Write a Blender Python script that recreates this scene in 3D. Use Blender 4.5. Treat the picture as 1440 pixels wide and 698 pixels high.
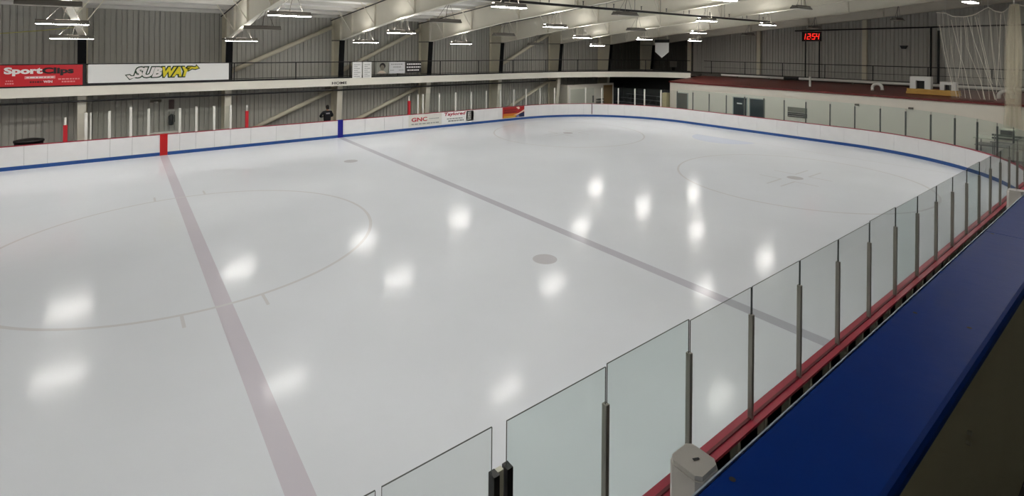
import bpy, bmesh, math, random
from mathutils import Vector, Matrix
random.seed(7)
scene = bpy.context.scene
C = scene.collection
for o in list(bpy.data.objects): bpy.data.objects.remove(o)

# ------------------------------------------------------------------ camera
# World: X along the rink, Y across it (far side positive), Z up, ice at z = 0, centre ice at the origin.
CAM = Vector((-1.72, -16.27, 5.255)); YAW = .655; ROLL = .009; FPX = 719.8
fwd = Vector((math.sin(YAW), math.cos(YAW), 0)); rgt = Vector((math.cos(YAW), -math.sin(YAW), 0)); up = Vector((0, 0, 1))
r2 = rgt*math.cos(ROLL) + up*math.sin(ROLL); u2 = up*math.cos(ROLL) - rgt*math.sin(ROLL)
cd = bpy.data.cameras.new('camera'); cam = bpy.data.objects.new('camera', cd); C.objects.link(cam)
cd.sensor_fit = 'HORIZONTAL'; cd.sensor_width = 36; cd.lens = FPX*36/1440
cd.shift_y = -(349-66.9)/1440; cd.clip_start = .05; cd.clip_end = 300
M = Matrix((r2, u2, -fwd)).transposed().to_4x4(); M.translation = CAM; cam.matrix_world = M
scene.camera = cam
# ------------------------------------------------------------------ world, exposure
w = bpy.data.worlds.new('world'); scene.world = w; w.use_nodes = True
w.node_tree.nodes['Background'].inputs[0].default_value = (.5, .5, .5, 1)
w.node_tree.nodes['Background'].inputs[1].default_value = .02
vs = scene.view_settings
vs.view_transform = 'Standard'; vs.look = 'None'; vs.gamma = 1; vs.use_curve_mapping = False
vs.exposure = -0.03
LAMP = 56.0          # emission of a lit diffuser
scene.cycles.transparent_max_bounces = 32
scene.cycles.max_bounces = 8

# ------------------------------------------------------------------ materials
def lin(c):
    return tuple((x/255/12.92 if x/255 <= .04045 else ((x/255+.055)/1.055)**2.4) for x in c)
MATS = {}
def mat(name, rgb, rough=.6, metal=0, noise=0, nscale=3, emit=0, bump=0, bscale=40, spec=.5, stretch=None):
    if name in MATS: return MATS[name]
    m = bpy.data.materials.new(name); m.use_nodes = True; nt = m.node_tree; b = nt.nodes['Principled BSDF']
    col = (*lin(rgb), 1)
    b.inputs['Base Color'].default_value = col; b.inputs['Roughness'].default_value = rough; b.inputs['Metallic'].default_value = metal
    b.inputs['Specular IOR Level'].default_value = spec
    if noise or bump:
        tc = nt.nodes.new('ShaderNodeTexCoord'); mp = nt.nodes.new('ShaderNodeMapping')
        nt.links.new(tc.outputs['Object'], mp.inputs[0])
        if stretch: mp.inputs['Scale'].default_value = stretch
    if noise:
        n = nt.nodes.new('ShaderNodeTexNoise'); n.inputs['Scale'].default_value = nscale; n.inputs['Detail'].default_value = 5
        r = nt.nodes.new('ShaderNodeMapRange'); r.inputs[3].default_value = 1-noise; r.inputs[4].default_value = 1+noise
        mx = nt.nodes.new('ShaderNodeMix'); mx.data_type = 'RGBA'; mx.blend_type = 'MULTIPLY'; mx.inputs[0].default_value = 1
        mx.inputs[6].default_value = col
        nt.links.new(mp.outputs[0], n.inputs['Vector']); nt.links.new(n.outputs[0], r.inputs[0])
        nt.links.new(r.outputs[0], mx.inputs[7]); nt.links.new(mx.outputs[2], b.inputs['Base Color'])
    if bump:
        n2 = nt.nodes.new('ShaderNodeTexNoise'); n2.inputs['Scale'].default_value = bscale; n2.inputs['Detail'].default_value = 4
        bp = nt.nodes.new('ShaderNodeBump'); bp.inputs['Strength'].default_value = bump; bp.inputs['Distance'].default_value = .02
        nt.links.new(mp.outputs[0], n2.inputs['Vector']); nt.links.new(n2.outputs[0], bp.inputs['Height']); nt.links.new(bp.outputs[0], b.inputs['Normal'])
    if emit:
        b.inputs['Emission Color'].default_value = col; b.inputs['Emission Strength'].default_value = emit
    MATS[name] = m; return m

def glass_mat(name, tint, gloss=.06):
    m = bpy.data.materials.new(name); m.use_nodes = True; nt = m.node_tree
    for n in list(nt.nodes): nt.nodes.remove(n)
    out = nt.nodes.new('ShaderNodeOutputMaterial'); t = nt.nodes.new('ShaderNodeBsdfTransparent'); g = nt.nodes.new('ShaderNodeBsdfGlossy')
    mx = nt.nodes.new('ShaderNodeMixShader'); lw = nt.nodes.new('ShaderNodeLayerWeight'); pw = nt.nodes.new('ShaderNodeMath'); pw.operation = 'POWER'; pw.inputs[1].default_value = 4.5; nt.links.new(lw.outputs['Facing'], pw.inputs[0]); fr = nt.nodes.new('ShaderNodeMapRange'); fr.inputs[3].default_value = .02; fr.inputs[4].default_value = .5; nt.links.new(pw.outputs[0], fr.inputs[0])
    t.inputs[0].default_value = (*tint, 1); g.inputs['Roughness'].default_value = gloss; g.inputs[0].default_value = (.8, .85, .83, 1)
    nt.links.new(fr.outputs[0], mx.inputs[0]); nt.links.new(t.outputs[0], mx.inputs[1]); nt.links.new(g.outputs[0], mx.inputs[2])
    nt.links.new(mx.outputs[0], out.inputs[0]); MATS[name] = m; return m

def net_mat(name, rgb, cover, scale=0):
    m = bpy.data.materials.new(name); m.use_nodes = True; nt = m.node_tree
    for n in list(nt.nodes): nt.nodes.remove(n)
    out = nt.nodes.new('ShaderNodeOutputMaterial'); t = nt.nodes.new('ShaderNodeBsdfTransparent'); d = nt.nodes.new('ShaderNodeBsdfDiffuse')
    d.inputs[0].default_value = (*lin(rgb), 1); mx = nt.nodes.new('ShaderNodeMixShader'); mx.inputs[0].default_value = cover
    nt.links.new(t.outputs[0], mx.inputs[1]); nt.links.new(d.outputs[0], mx.inputs[2]); nt.links.new(mx.outputs[0], out.inputs[0])
    MATS[name] = m; return m

def ice_mat(name, rgb):
    m = bpy.data.materials.new(name); m.use_nodes = True; nt = m.node_tree; b = nt.nodes['Principled BSDF']
    tc = nt.nodes.new('ShaderNodeTexCoord')
    n = nt.nodes.new('ShaderNodeTexNoise'); n.inputs['Scale'].default_value = .22; n.inputs['Detail'].default_value = 5
    r = nt.nodes.new('ShaderNodeMapRange'); r.inputs[1].default_value = .3; r.inputs[2].default_value = .7; r.inputs[3].default_value = .95; r.inputs[4].default_value = 1.03
    mx = nt.nodes.new('ShaderNodeMix'); mx.data_type = 'RGBA'; mx.blend_type = 'MULTIPLY'; mx.inputs[0].default_value = 1; mx.inputs[6].default_value = (*lin(rgb), 1)
    nt.links.new(tc.outputs['Object'], n.inputs['Vector']); nt.links.new(n.outputs[0], r.inputs[0]); nt.links.new(r.outputs[0], mx.inputs[7]); nt.links.new(mx.outputs[2], b.inputs['Base Color'])
    b.inputs['IOR'].default_value = 1.31; b.inputs['Roughness'].default_value = .135; b.inputs['Specular IOR Level'].default_value = .16
    n2 = nt.nodes.new('ShaderNodeTexNoise'); n2.inputs['Scale'].default_value = 3.2; n2.inputs['Detail'].default_value = 6
    bp = nt.nodes.new('ShaderNodeBump'); bp.inputs['Strength'].default_value = .12; bp.inputs['Distance'].default_value = .01
    nt.links.new(tc.outputs['Object'], n2.inputs['Vector']); nt.links.new(n2.outputs[0], bp.inputs['Height']); nt.links.new(bp.outputs[0], b.inputs['Normal'])
    MATS[name] = m; return m

ICE = ice_mat('ice', (226, 230, 236))
ICE_RED = ice_mat('ice_over_red_line', (208, 203, 212)); ICE_BLUE = ice_mat('ice_over_blue_line', (194, 194, 204))
ICE_MARK = ice_mat('ice_over_circle', (213, 213, 216)); ICE_DOT = ice_mat('ice_over_dot', (198, 197, 202)); ICE_CREASE = ice_mat('ice_over_crease', (208, 216, 233))
CREAM = mat('cream_steel', (230, 225, 210), .55, noise=.04)
CREAM_D = mat('beige_steel', (226, 219, 198), .55, noise=.06)
DECK = mat('white_roof_deck', (234, 233, 228), .7, noise=.03, bump=.3, bscale=6, stretch=(.2, 8, 1))
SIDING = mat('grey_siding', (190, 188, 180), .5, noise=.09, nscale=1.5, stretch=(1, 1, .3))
SIDING_D = mat('darker_siding', (84, 82, 76), .6, noise=.06, nscale=1.5)  # darker siding tone for the last bay and the end-wall corner
BLACK = mat('black_paint', (16, 16, 18), .5)
BLACKPAD = mat('black_column_pad', (5, 5, 9), .7, spec=.2)
FASCIA = mat('cream_fascia', (246, 242, 230), .5, noise=.03)
BOARD = mat('white_board', (238, 237, 237), .3, noise=.05, nscale=2.5)
BOARD_GAP = mat('board_core', (120, 120, 118), .6)
KICK = mat('blue_kick', (32, 80, 148), .35)
SILL = mat('red_sill', (164, 46, 66), .35, noise=.1, nscale=6)
REDP = mat('red_pad', (190, 20, 35), .5); BLUEP = mat('blue_marker', (22, 22, 140), .4)
REDM = mat('red_marker', (195, 20, 22), .4)
POSTW = mat('white_post', (222, 220, 212), .4); POSTD = mat('dark_aluminium', (150, 146, 138), .35, metal=.5); POSTBLK = mat('black_rubber', (18, 18, 18), .5)
POSTE = mat('grey_post', (92, 96, 92), .4, metal=.3)
ALU = mat('dull_aluminium', (206, 206, 190), .5, noise=.1)
GEDGE = mat('glass_edge', (38, 48, 46), .3)
GL_A = glass_mat('clear_shield', (.945, .96, .953)); GL_B = glass_mat('green_shield', (.90, .94, .928)); GL_F = glass_mat('thin_shield', (.965, .975, .965)); GL_E = glass_mat('end_shield', (.945, .982, .978))
CONC = mat('rubber_floor', (70, 68, 66), .8, noise=.1); MEZZ = mat('mezzanine_floor', (88, 84, 78), .8)
DARKWALL = mat('dark_wall', (70, 67, 62), .8)
LEDGE = mat('blue_vinyl', (4, 52, 136), .4, spec=.04, noise=.06, nscale=8, bump=.08, bscale=9)
OLIVE = mat('olive_panel', (190, 187, 160), .6, noise=.06)
LEDTRIM = mat('pale_trim', (176, 190, 205), .4)
LAMPW = mat('lamp_white', (220, 218, 212), .5); LAMPD = mat('lamp_housing', (108, 103, 95), .5)
LIT = mat('lit_diffuser', (255, 252, 247), .5, emit=LAMP); LITUP = mat('added_uplight', (255, 252, 247), .5, emit=LAMP*1.4); UNLIT = mat('unlit_diffuser', (196, 192, 180), .4)  # uplight is an added upward glow that brightens roof and webs
WHITE = mat('white_sign', (244, 244, 242), .5); RED_SIGN = mat('red_sign', (208, 28, 40), .5); WHITE_PRINT = mat('white_print', (245, 240, 238), .5)
BLACK_PRINT = mat('black_print', (22, 14, 16), .5); GREY_PRINT = mat('grey_print', (150, 152, 150), .5); GREEN_PRINT = mat('dark_green_print', (18, 58, 30), .5); YELLOW_PRINT = mat('yellow_print', (236, 220, 50), .5)
PINK_PRINT = mat('pink_print', (236, 150, 150), .5)
ROOFRED = mat('red_roof', (104, 50, 44), .38, noise=.14, nscale=1.2)
BLOCK = mat('cream_block', (242, 236, 224), .6, noise=.03)
DOORG = mat('dark_glass_door', (52, 62, 66), .25, noise=.1); DOORFR = mat('door_frame', (190, 196, 190), .4)
WOOD = mat('yellow_lumber', (200, 158, 78), .6, noise=.14, nscale=5, stretch=(8, 1, 8)); WOOD2 = mat('brown_plywood', (140, 108, 62), .6, noise=.12, nscale=4, stretch=(1, 1, 6))
WHITEBOX = mat('white_enamel', (224, 224, 220), .4); PVC = mat('white_pipe', (222, 222, 216), .4)
CLOTH = mat('black_jacket', (16, 17, 24), .8); SKIN = mat('skin', (150, 108, 86), .6); HAIR = mat('dark_hair', (24, 20, 18), .7)
LED = mat('red_led', (255, 40, 28), .5, emit=2.0); CLOCKBOX = mat('clock_case', (22, 5, 5), .5)
ROPE = mat('pale_net_rope', (236, 232, 220), .8); NET = net_mat('pale_netting', (236, 232, 222), .16); NETB = net_mat('bunched_netting', (232, 224, 200), .2)
FGPOST = mat('painted_post', (196, 192, 186), .5, noise=.08, nscale=12)
SCUFF = mat('dark_scuff', (22, 24, 30), .7)

# ------------------------------------------------------------------ mesh helpers
class MB:
    def __init__(s): s.v = []; s.f = []; s.m = []
    def add(s, vs_, fs, mi=0):
        b = len(s.v); s.v += [tuple(p) for p in vs_]; s.f += [tuple(b+i for i in f) for f in fs]; s.m += [mi]*len(fs); return s
    def box(s, x0, x1, y0, y1, z0, z1, mi=0):
        return s.add([(x, y, z) for z in (z0, z1) for y in (y0, y1) for x in (x0, x1)],
              [(0, 2, 3, 1), (4, 5, 7, 6), (0, 1, 5, 4), (2, 6, 7, 3), (0, 4, 6, 2), (1, 3, 7, 5)], mi)
    def bar(s, p0, p1, wd, ht, mi=0, upv=(0, 0, 1)):
        p0 = Vector(p0); p1 = Vector(p1); d = (p1-p0).normalized(); u = Vector(upv)
        if abs(d.dot(u)) > .98: u = Vector((1, 0, 0))
        a = d.cross(u).normalized()*wd/2; b = a.cross(d).normalized()*ht/2
        vs_ = [p+sa*a+sb*b for p in (p0, p1) for sb in (-1, 1) for sa in (-1, 1)]
        return s.add(vs_, [(0, 1, 3, 2), (4, 6, 7, 5), (0, 4, 5, 1), (2, 3, 7, 6), (0, 2, 6, 4), (1, 5, 7, 3)], mi)
    def tube(s, pts, r, n=8, mi=0, cap=True):
        pts = [Vector(p) for p in pts]; rr = r if isinstance(r, (list, tuple)) else [r]*len(pts); b = len(s.v); ref = None
        for i, p in enumerate(pts):
            d = (pts[min(i+1, len(pts)-1)]-pts[max(i-1, 0)]).normalized()
            if ref is None: ref = Vector((0, 0, 1)) if abs(d.z) < .9 else Vector((1, 0, 0))
            a = d.cross(ref).normalized(); c = a.cross(d); ref = c
            s.v += [tuple(p+rr[i]*(math.cos(2*math.pi*k/n)*a+math.sin(2*math.pi*k/n)*c)) for k in range(n)]
        for i in range(len(pts)-1):
            for k in range(n):
                k2 = (k+1) % n; s.f.append((b+i*n+k, b+i*n+k2, b+(i+1)*n+k2, b+(i+1)*n+k)); s.m.append(mi)
        if cap:
            s.f.append(tuple(b+k for k in range(n))[::-1]); s.m.append(mi)
            s.f.append(tuple(b+(len(pts)-1)*n+k for k in range(n))); s.m.append(mi)
        return s
    def prism(s, poly, axis, a0, a1, mi=0):
        # poly of 2D points in the two other axes (cyclic order), extruded along axis
        def P(p, a):
            return {0: (a, p[0], p[1]), 1: (p[0], a, p[1]), 2: (p[0], p[1], a)}[axis]
        n = len(poly)
        return s.add([P(p, a0) for p in poly]+[P(p, a1) for p in poly],
              [tuple(range(n))[::-1], tuple(range(n, 2*n))]+[(i, (i+1) % n, n+(i+1) % n, n+i) for i in range(n)], mi)
    def strip(s, lines, closed=False, mi=0):
        # lines: list of rows of equal length -> quad grid
        n = len(lines[0]); b = len(s.v)
        for l in lines: s.v += [tuple(p) for p in l]
        rng = range(len(lines)) if closed else range(len(lines)-1)
        for i in rng:
            j = (i+1) % len(lines)
            for k in range(n-1): s.f.append((b+i*n+k, b+i*n+k+1, b+j*n+k+1, b+j*n+k)); s.m.append(mi)
        return s
    def mesh(s, name, mats, off=(0, 0, 0), smooth=False):
        me = bpy.data.meshes.new(name); o = Vector(off)
        me.from_pydata([tuple(Vector(p)-o) for p in s.v], [], s.f)
        for m in (mats if isinstance(mats, (list, tuple)) else [mats]): me.materials.append(m)
        me.polygons.foreach_set('material_index', s.m)
        bm = bmesh.new(); bm.from_mesh(me); bmesh.ops.recalc_face_normals(bm, faces=bm.faces); bm.to_mesh(me); bm.free()
        if smooth: me.polygons.foreach_set('use_smooth', [True]*len(me.polygons))
        me.update(); return me

def root_loc(o):
    p = Vector(o.location)
    while o.parent: o = o.parent; p = p+o.location
    return p
def link(name, me, parent=None, loc=(0, 0, 0), rot=(0, 0, 0), scale=(1, 1, 1)):
    o = bpy.data.objects.new(name, me); C.objects.link(o); o.location = loc; o.rotation_euler = rot; o.scale = scale
    if parent: o.parent = parent
    return o
def tag(o, label=None, cat=None, group=None, kind=None):
    if label: o['label'] = label
    if cat: o['category'] = cat
    if group: o['group'] = group
    if kind: o['kind'] = kind
    return o
def thing(name, label, cat, loc, group=None, kind=None):
    o = bpy.data.objects.new(name, None); C.objects.link(o); o.location = loc; o.empty_display_size = .1
    return tag(o, label, cat, group, kind)
def part(name, mb, mats, parent, smooth=False, label=None):
    """mesh given in world coordinates, made a child of parent (no rotations on parents)"""
    o = link(name, mb.mesh(name, mats, root_loc(parent), smooth), parent)
    if label: o['label'] = label
    return o
def solo(name, mb, mats, label=None, cat=None, group=None, kind=None, smooth=False, base=None):
    if base is None:
        xs = [v[0] for v in mb.v]; ys = [v[1] for v in mb.v]; base = ((min(xs)+max(xs))/2, (min(ys)+max(ys))/2, min(v[2] for v in mb.v))
    o = link(name, mb.mesh(name, mats, base, smooth), None, base); return tag(o, label, cat, group, kind)

def text_mb(body, width, height, bold=0, shear=0):
    cu = bpy.data.curves.new('t', 'FONT'); cu.body = body; cu.offset = bold; cu.shear = shear; cu.resolution_u = 3
    o = bpy.data.objects.new('t', cu); C.objects.link(o); bpy.context.view_layer.update()
    me = bpy.data.meshes.new_from_object(o.evaluated_get(bpy.context.evaluated_depsgraph_get()))
    xs = [v.co.x for v in me.vertices]; ys = [v.co.y for v in me.vertices]
    x0, x1, y0, y1 = min(xs), max(xs), min(ys), max(ys)
    pts = [((v.co.x-x0)/(x1-x0)*width, (v.co.y-y0)/(y1-y0)*height) for v in me.vertices]
    fs = [tuple(p.vertices) for p in me.polygons]
    bpy.data.objects.remove(o); bpy.data.curves.remove(cu); bpy.data.meshes.remove(me)
    return pts, fs
def text_on_far(name, body, x0, x1, z0, z1, y, m, parent, bold=0, shear=0):
    pts, fs = text_mb(body, x1-x0, z1-z0, bold, shear)
    mb = MB().add([(x0+a, y, z0+b) for a, b in pts], fs); return part(name, mb, m, parent)
def flat(parent, name, poly, y, m):
    return part(name, MB().add([(x, y, z) for x, z in poly], [tuple(range(len(poly)))]), m, parent)
def rect(x0, x1, z0, z1): return [(x0, z0), (x1, z0), (x1, z1), (x0, z1)]
def words(parent, x0, x1, z0, z1, y, m, seed, name='printed_line'):
    rnd = random.Random(seed); mb = MB(); x = x0
    while x < x1-.02:
        l = min(rnd.uniform(.05, .16)*(x1-x0)+.02, x1-x); mb.add([(a, y, b) for a, b in rect(x, x+l, z0, z1)], [(0, 1, 2, 3)]); x += l+.02*(x1-x0)+.012
    return part(name, mb, m, parent)

# ------------------------------------------------------------------ rink outline
HL, HW, YC, RC = 30.15, 13.09, -.11, 8.2
XA = HL-RC
X_START = -20.0; X_END = -13.0
S1 = XA-X_START; SA = math.pi/2*RC; S2 = S1+SA; S3 = S2+2*(HW-RC); S4 = S3+SA; S5 = S4+XA-X_END
def path(s):
    """point on the inner face of the boards, outward normal"""
    if s <= S1: return Vector((X_START+s, YC+HW, 0)), Vector((0, 1, 0))
    if s <= S2:
        a = math.pi/2-(s-S1)/RC; n = Vector((math.cos(a), math.sin(a), 0)); return Vector((XA, YC+HW-RC, 0))+RC*n, n
    if s <= S3: return Vector((HL, YC+HW-RC-(s-S2), 0)), Vector((1, 0, 0))
    if s <= S4:
        a = -(s-S3)/RC; n = Vector((math.cos(a), math.sin(a), 0)); return Vector((XA, YC-HW+RC, 0))+RC*n, n
    return Vector((XA-(s-S4), YC-HW, 0)), Vector((0, -1, 0))
def srange(s0, s1, step=.5):
    n = max(1, math.ceil((s1-s0)/step)); ss = [s0+(s1-s0)*i/n for i in range(n+1)]
    return sorted(set(ss+[k for k in (S1, S2, S3, S4) if s0 < k < s1]))
def sweep(s0, s1, prof, step=.5, mi=0):
    """prof: closed polygon of (outward offset, z) swept along the path"""
    rows = []
    for s in srange(s0, s1, step):
        p, n = path(s); rows.append([p+n*a+Vector((0, 0, z)) for a, z in prof])
    mb = MB(); k = len(prof); b = 0
    for r in rows: mb.v += [tuple(q) for q in r]
    for i in range(len(rows)-1):
        for j in range(k):
            mb.f.append((i*k+j, i*k+(j+1) % k, (i+1)*k+(j+1) % k, (i+1)*k+j)); mb.m.append(mi)
    mb.f.append(tuple(range(k))); mb.m.append(mi); mb.f.append(tuple((len(rows)-1)*k+j for j in range(k))); mb.m.append(mi)
    return mb
def s_farX(x): return x-X_START
def s_endY(y): return S2+(YC+HW-RC-y)
def s_nearX(x): return S4+XA-x

# ------------------------------------------------------------------ setting: ice, floor, walls, roof
loop = [path(s)[0] for s in srange(0, S5, .6)]
loop = [Vector((-29.9, YC+HW, 0))]+loop+[Vector((-29.9, YC-HW, 0))]
ice = MB().add([(p.x, p.y, 0) for p in loop], [tuple(range(len(loop)))])
ice.add([(p.x, p.y, -.04) for p in loop], [tuple(range(len(loop)))])
ICEO = solo('ice_sheet', ice, ICE, 'pale white skating ice with faint lines and circles', 'ice', kind='structure', base=(0, 0, 0))
def ring(cx, cy, R, wd, n=96, z=.0015):
    mb = MB(); rows = []
    for i in range(n):
        a = 2*math.pi*i/n; rows.append([(cx+r*math.cos(a), cy+r*math.sin(a), z) for r in (R-wd/2, R+wd/2)])
    return mb.strip(rows, True)
def disc(cx, cy, R, n=28, z=.0015): return MB().add([(cx+R*math.cos(2*math.pi*i/n), cy+R*math.sin(2*math.pi*i/n), z) for i in range(n)], [tuple(range(n))])
def fl(x0, x1, y0, y1, z=.001): return MB().add([(x0, y0, z), (x1, y0, z), (x1, y1, z), (x0, y1, z)], [(0, 1, 2, 3)])
R0 = 4.572; YF, YN = YC+HW-.01, YC-HW+.01; XB = 8.39; XCIRC = 20.35; XG = 26.7
part('red_line', fl(-.15, .15, YN, YF), ICE_RED, ICEO, label='wide faded red centre line under the ice')
part('blue_line', fl(XB-.15, XB+.15, YN, YF), ICE_BLUE, ICEO, label='faded blue line under the ice')
part('blue_line', fl(-XB-.15, -XB+.15, YN, YF), ICE_BLUE, ICEO)
part('goal_line', fl(XG-.025, XG+.025, -11.2, 11.2), ICE_MARK, ICEO)
part('centre_circle', ring(0, 0, R0, .085), ICE_MARK, ICEO)
for sy in (-1, 1):
    for sx in (-1, 1):
        part('hash_mark', fl(sx*.72-.03, sx*.72+.03, sy*(R0-.08), sy*(R0+.5)), ICE_MARK, ICEO)
for sx in (-1, 1):
    for sy in (-1, 1): part('face_off_dot', disc(sx*(XB-1.674), sy*6.706, .305), ICE_DOT, ICEO)
for sy in (-1, 1):
    cy = sy*6.706
    part('end_circle', ring(XCIRC, cy, R0, .085), ICE_MARK, ICEO); part('face_off_dot', disc(XCIRC, cy, .305), ICE_DOT, ICEO)
    for ax in (-1, 1):
        for ay in (-1, 1):
            mb = fl(XCIRC+ax*.61, XCIRC+ax*1.83, cy+ay*.23, cy+ay*.30); mb.add([(XCIRC+ax*.61, cy+ay*.23, .001), (XCIRC+ax*.68, cy+ay*.23, .001), (XCIRC+ax*.68, cy+ay*1.15, .001), (XCIRC+ax*.61, cy+ay*1.15, .001)], [(0, 1, 2, 3)])
            part('hash_mark', mb, ICE_MARK, ICEO)
crease = MB().add([(XG-.03, 1.83*math.sin(a), .0012) if False else (XG-.03-1.83*math.cos(a), 1.83*math.sin(a), .0012) for a in [math.pi*(i/20-.5) for i in range(21)]], [tuple(range(21))])
part('goal_crease', crease, ICE_CREASE, ICEO, label='pale blue half-round goal crease')

solo('floor', MB().box(-41, 41, -24, 17, -.3, -.05), CONC, kind='structure', base=(0, 0, -.3))
YW = 16.6; XW = 40.5
ROOF0, RS = 7.05, .09
def zr(y): return ROOF0+RS*(YW-y)
YB = -24.0
# roof deck + purlins
ceil = solo('ceiling', MB().prism([(YW+.3, zr(YW+.3)), (YB-.3, zr(YB-.3)), (YB-.3, zr(YB-.3)+.15), (YW+.3, zr(YW+.3)+.15)], 0, -41.2, 41.2), DECK, kind='structure', base=(0, 0, 7))
pur = MB().box(-41, 40.4, -.035, .035, -.16, 0).mesh('purlin', LAMPW)
y = 15.6
while y > YB:
    link('purlin', pur, ceil, (0, y, zr(y)-7-.002), (0, 0, 0)); y -= 1.52
# corrugated siding
PW = .914
def siding_mesh(mats):
    xs = []; prof = []
    for k in range(2):
        x = k*PW/2
        prof += [(x, 0), (x+.185, 0), (x+.192, .035), (x+.215, .035), (x+.222, 0), (x+.385, 0), (x+.392, .055), (x+.44, .055), (x+.447, 0)]
    prof.append((PW-.012, 0))
    mb = MB(); mb.strip([[(x, d, 0), (x, d, 1)] for x, d in prof])
    return mb.mesh('siding_panel', mats)
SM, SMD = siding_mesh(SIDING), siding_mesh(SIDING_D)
wf = solo('wall_far', MB().box(-41, 41, YW+.06, YW+.2, -.05, zr(YW)+.1), DARKWALL, kind='structure', base=(0, YW, 0))
x = -21.0
while x < 40.3:
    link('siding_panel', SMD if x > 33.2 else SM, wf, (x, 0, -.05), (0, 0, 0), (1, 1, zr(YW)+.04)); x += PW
we = solo('wall_end', MB().prism([(YB, -.05), (YW+.06, -.05), (YW+.06, zr(YW)), (YB, zr(YB))], 0, XW+.06, XW+.2), DARKWALL, kind='structure', base=(XW, 0, 0))
y = YW
while y > -20:
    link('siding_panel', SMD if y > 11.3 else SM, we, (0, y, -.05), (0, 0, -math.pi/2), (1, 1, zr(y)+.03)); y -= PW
solo('wall_left', MB().prism([(YB, -.05), (YW+.06, -.05), (YW+.06, zr(YW)), (YB, zr(YB))], 0, -41.2, -41.05), SIDING, kind='structure')
solo('wall_near', MB().box(-41, 41, YB-.2, YB, -.05, zr(YB)+.05), SIDING, kind='structure')

# ------------------------------------------------------------------ steel frames
BOT = [(15.0, 5.62), (11.3, 6.1), (7.2, 6.58), (2.5, 7.0), (-2.6, 7.42), (-10.7, 8.25), (-17, 8.85), (YB, 9.45)]
def zb(y):
    for (a, za), (b, z2) in zip(BOT, BOT[1:]):
        if y >= b: return za+(z2-za)*(a-y)/(a-b)
    return BOT[-1][1]
FX = [3.03+6.12*k for k in range(-4, 7)]
ORD = ['first', 'second', 'third', 'fourth', 'fifth', 'sixth', 'seventh', 'eighth', 'ninth']
for i, X in enumerate(FX):
    vis = i-3
    if vis < 0: lab = 'cream steel roof frame beyond the left edge, %s before the red banner' % ['third', 'second', 'first'][i]
    elif vis == 7: lab = 'cream steel roof girder right against the grey end wall'
    else: lab = 'cream steel roof frame, %s from the left, black-painted inner column face' % ORD[vis]
    t = thing('roof_girder', lab, 'steel frame', (X, 15.5, -.05), 'steel frames across the rink')
    cols = [(15.55, -.05), (15.0, 5.62), (15.0, zr(15)-.02), (16.5, zr(16.5)-.02), (16.5, -.05)]
    part('column_web', MB().prism(cols, 0, X-.007, X+.007), CREAM_D, t)
    part('outer_flange', MB().box(X-.16, X+.16, 16.45, 16.5, -.05, zr(16.5)-.05), CREAM_D, t)
    def yi(z): return 15.55-.55*(z/5.62)
    part('inner_flange', MB().bar((X, yi(-.05), -.05), (X, yi(3.24), 3.24), .32, .03, upv=(0, 1, 0)), CREAM, t)
    part('column_pad', MB().bar((X, yi(3.24)-.01, 3.24), (X, yi(5.6)-.01, 5.6), .32, .05, upv=(0, 1, 0)), BLACKPAD, t, label='black inner face of the column above the walkway')
    part('knee_plate', MB().box(X-.16, X+.16, 15.05, 16.45, 5.57, 5.61), BLACK, t)
    part('knee_stiffener', MB().box(X-.14, X+.14, 14.98, 15.0, 5.62, zr(15)-.03), CREAM, t)
    rows = [(y_, z_) for y_, z_ in BOT]
    part('rafter_web', MB().prism(rows+[(YB, zr(YB)-.02), (15.0, zr(15)-.02)], 0, X-.007, X+.007), CREAM, t)
    mb = MB(); mb2 = MB()
    for (a, za), (b, z2) in zip(BOT, BOT[1:]): mb.bar((X, a, za), (X, b-.01, z2), .26, .022)
    part('bottom_flange', mb, CREAM, t)
    part('top_flange', MB().bar((X, 16.5, zr(16.5)-.03), (X, YB, zr(YB)-.03), .26, .02), CREAM, t)
    part('dark_tube', MB().tube([(X-.2, 16.5, zr(16.5)-.2)]+[(X-.2, yy, zr(yy)-.2) for yy in (8, 0, -8, -16)], .03, 6), BLACK, t, label='dark tube under the roof')  # thin dark tube along the line where web meets roof
    for yy in (13.2, 9.8, 5.2, .8, -4, -9):
        for sx in (-1, 1):
            part('flange_brace', MB().tube([(X, yy, zb(yy)+.03), (X+sx*.85, yy, zr(yy)-.08)], .022, 5), CREAM, t)
        part('web_stiffener', MB().box(X-.1, X-.007, yy-.008, yy+.008, zb(yy)+.02, zr(yy)-.05), CREAM, t)

# wall bracing pipes
def brace(label, p0, p1):
    solo('diagonal_brace', MB().tube([p0, p1], .13, 10), CREAM_D, label, 'brace', 'diagonal pipe braces on the far wall', smooth=True)
yb_ = 16.28
brace('beige diagonal pipe above the walkway, between the white sub sign and the two white notices', (FX[4]+.25, yb_, 3.75), (FX[5]-.2, yb_, 6.45))
brace('beige diagonal pipe above the walkway, rising behind the white notices and portrait', (FX[5]+.25, yb_, 3.6), (FX[6]-.2, yb_, 6.45))
brace('beige diagonal pipe above the walkway, farthest to the right on the upper far wall', (FX[7]+.25, yb_, 3.6), (FX[8]-.2, yb_, 6.45))
brace('beige diagonal pipe below the walkway, left of the person in black', (FX[4]+.6, yb_, .05), (FX[5]-.2, yb_, 2.45))
brace('beige diagonal pipe below the walkway, between person in black and red post', (FX[5]+.5, yb_, .05), (FX[6]-.2, yb_, 2.45))
brace('beige diagonal pipe below the walkway, behind the red and orange board advert', (FX[7]+.6, yb_, .05), (FX[8]-.2, yb_, 2.45))

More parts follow.
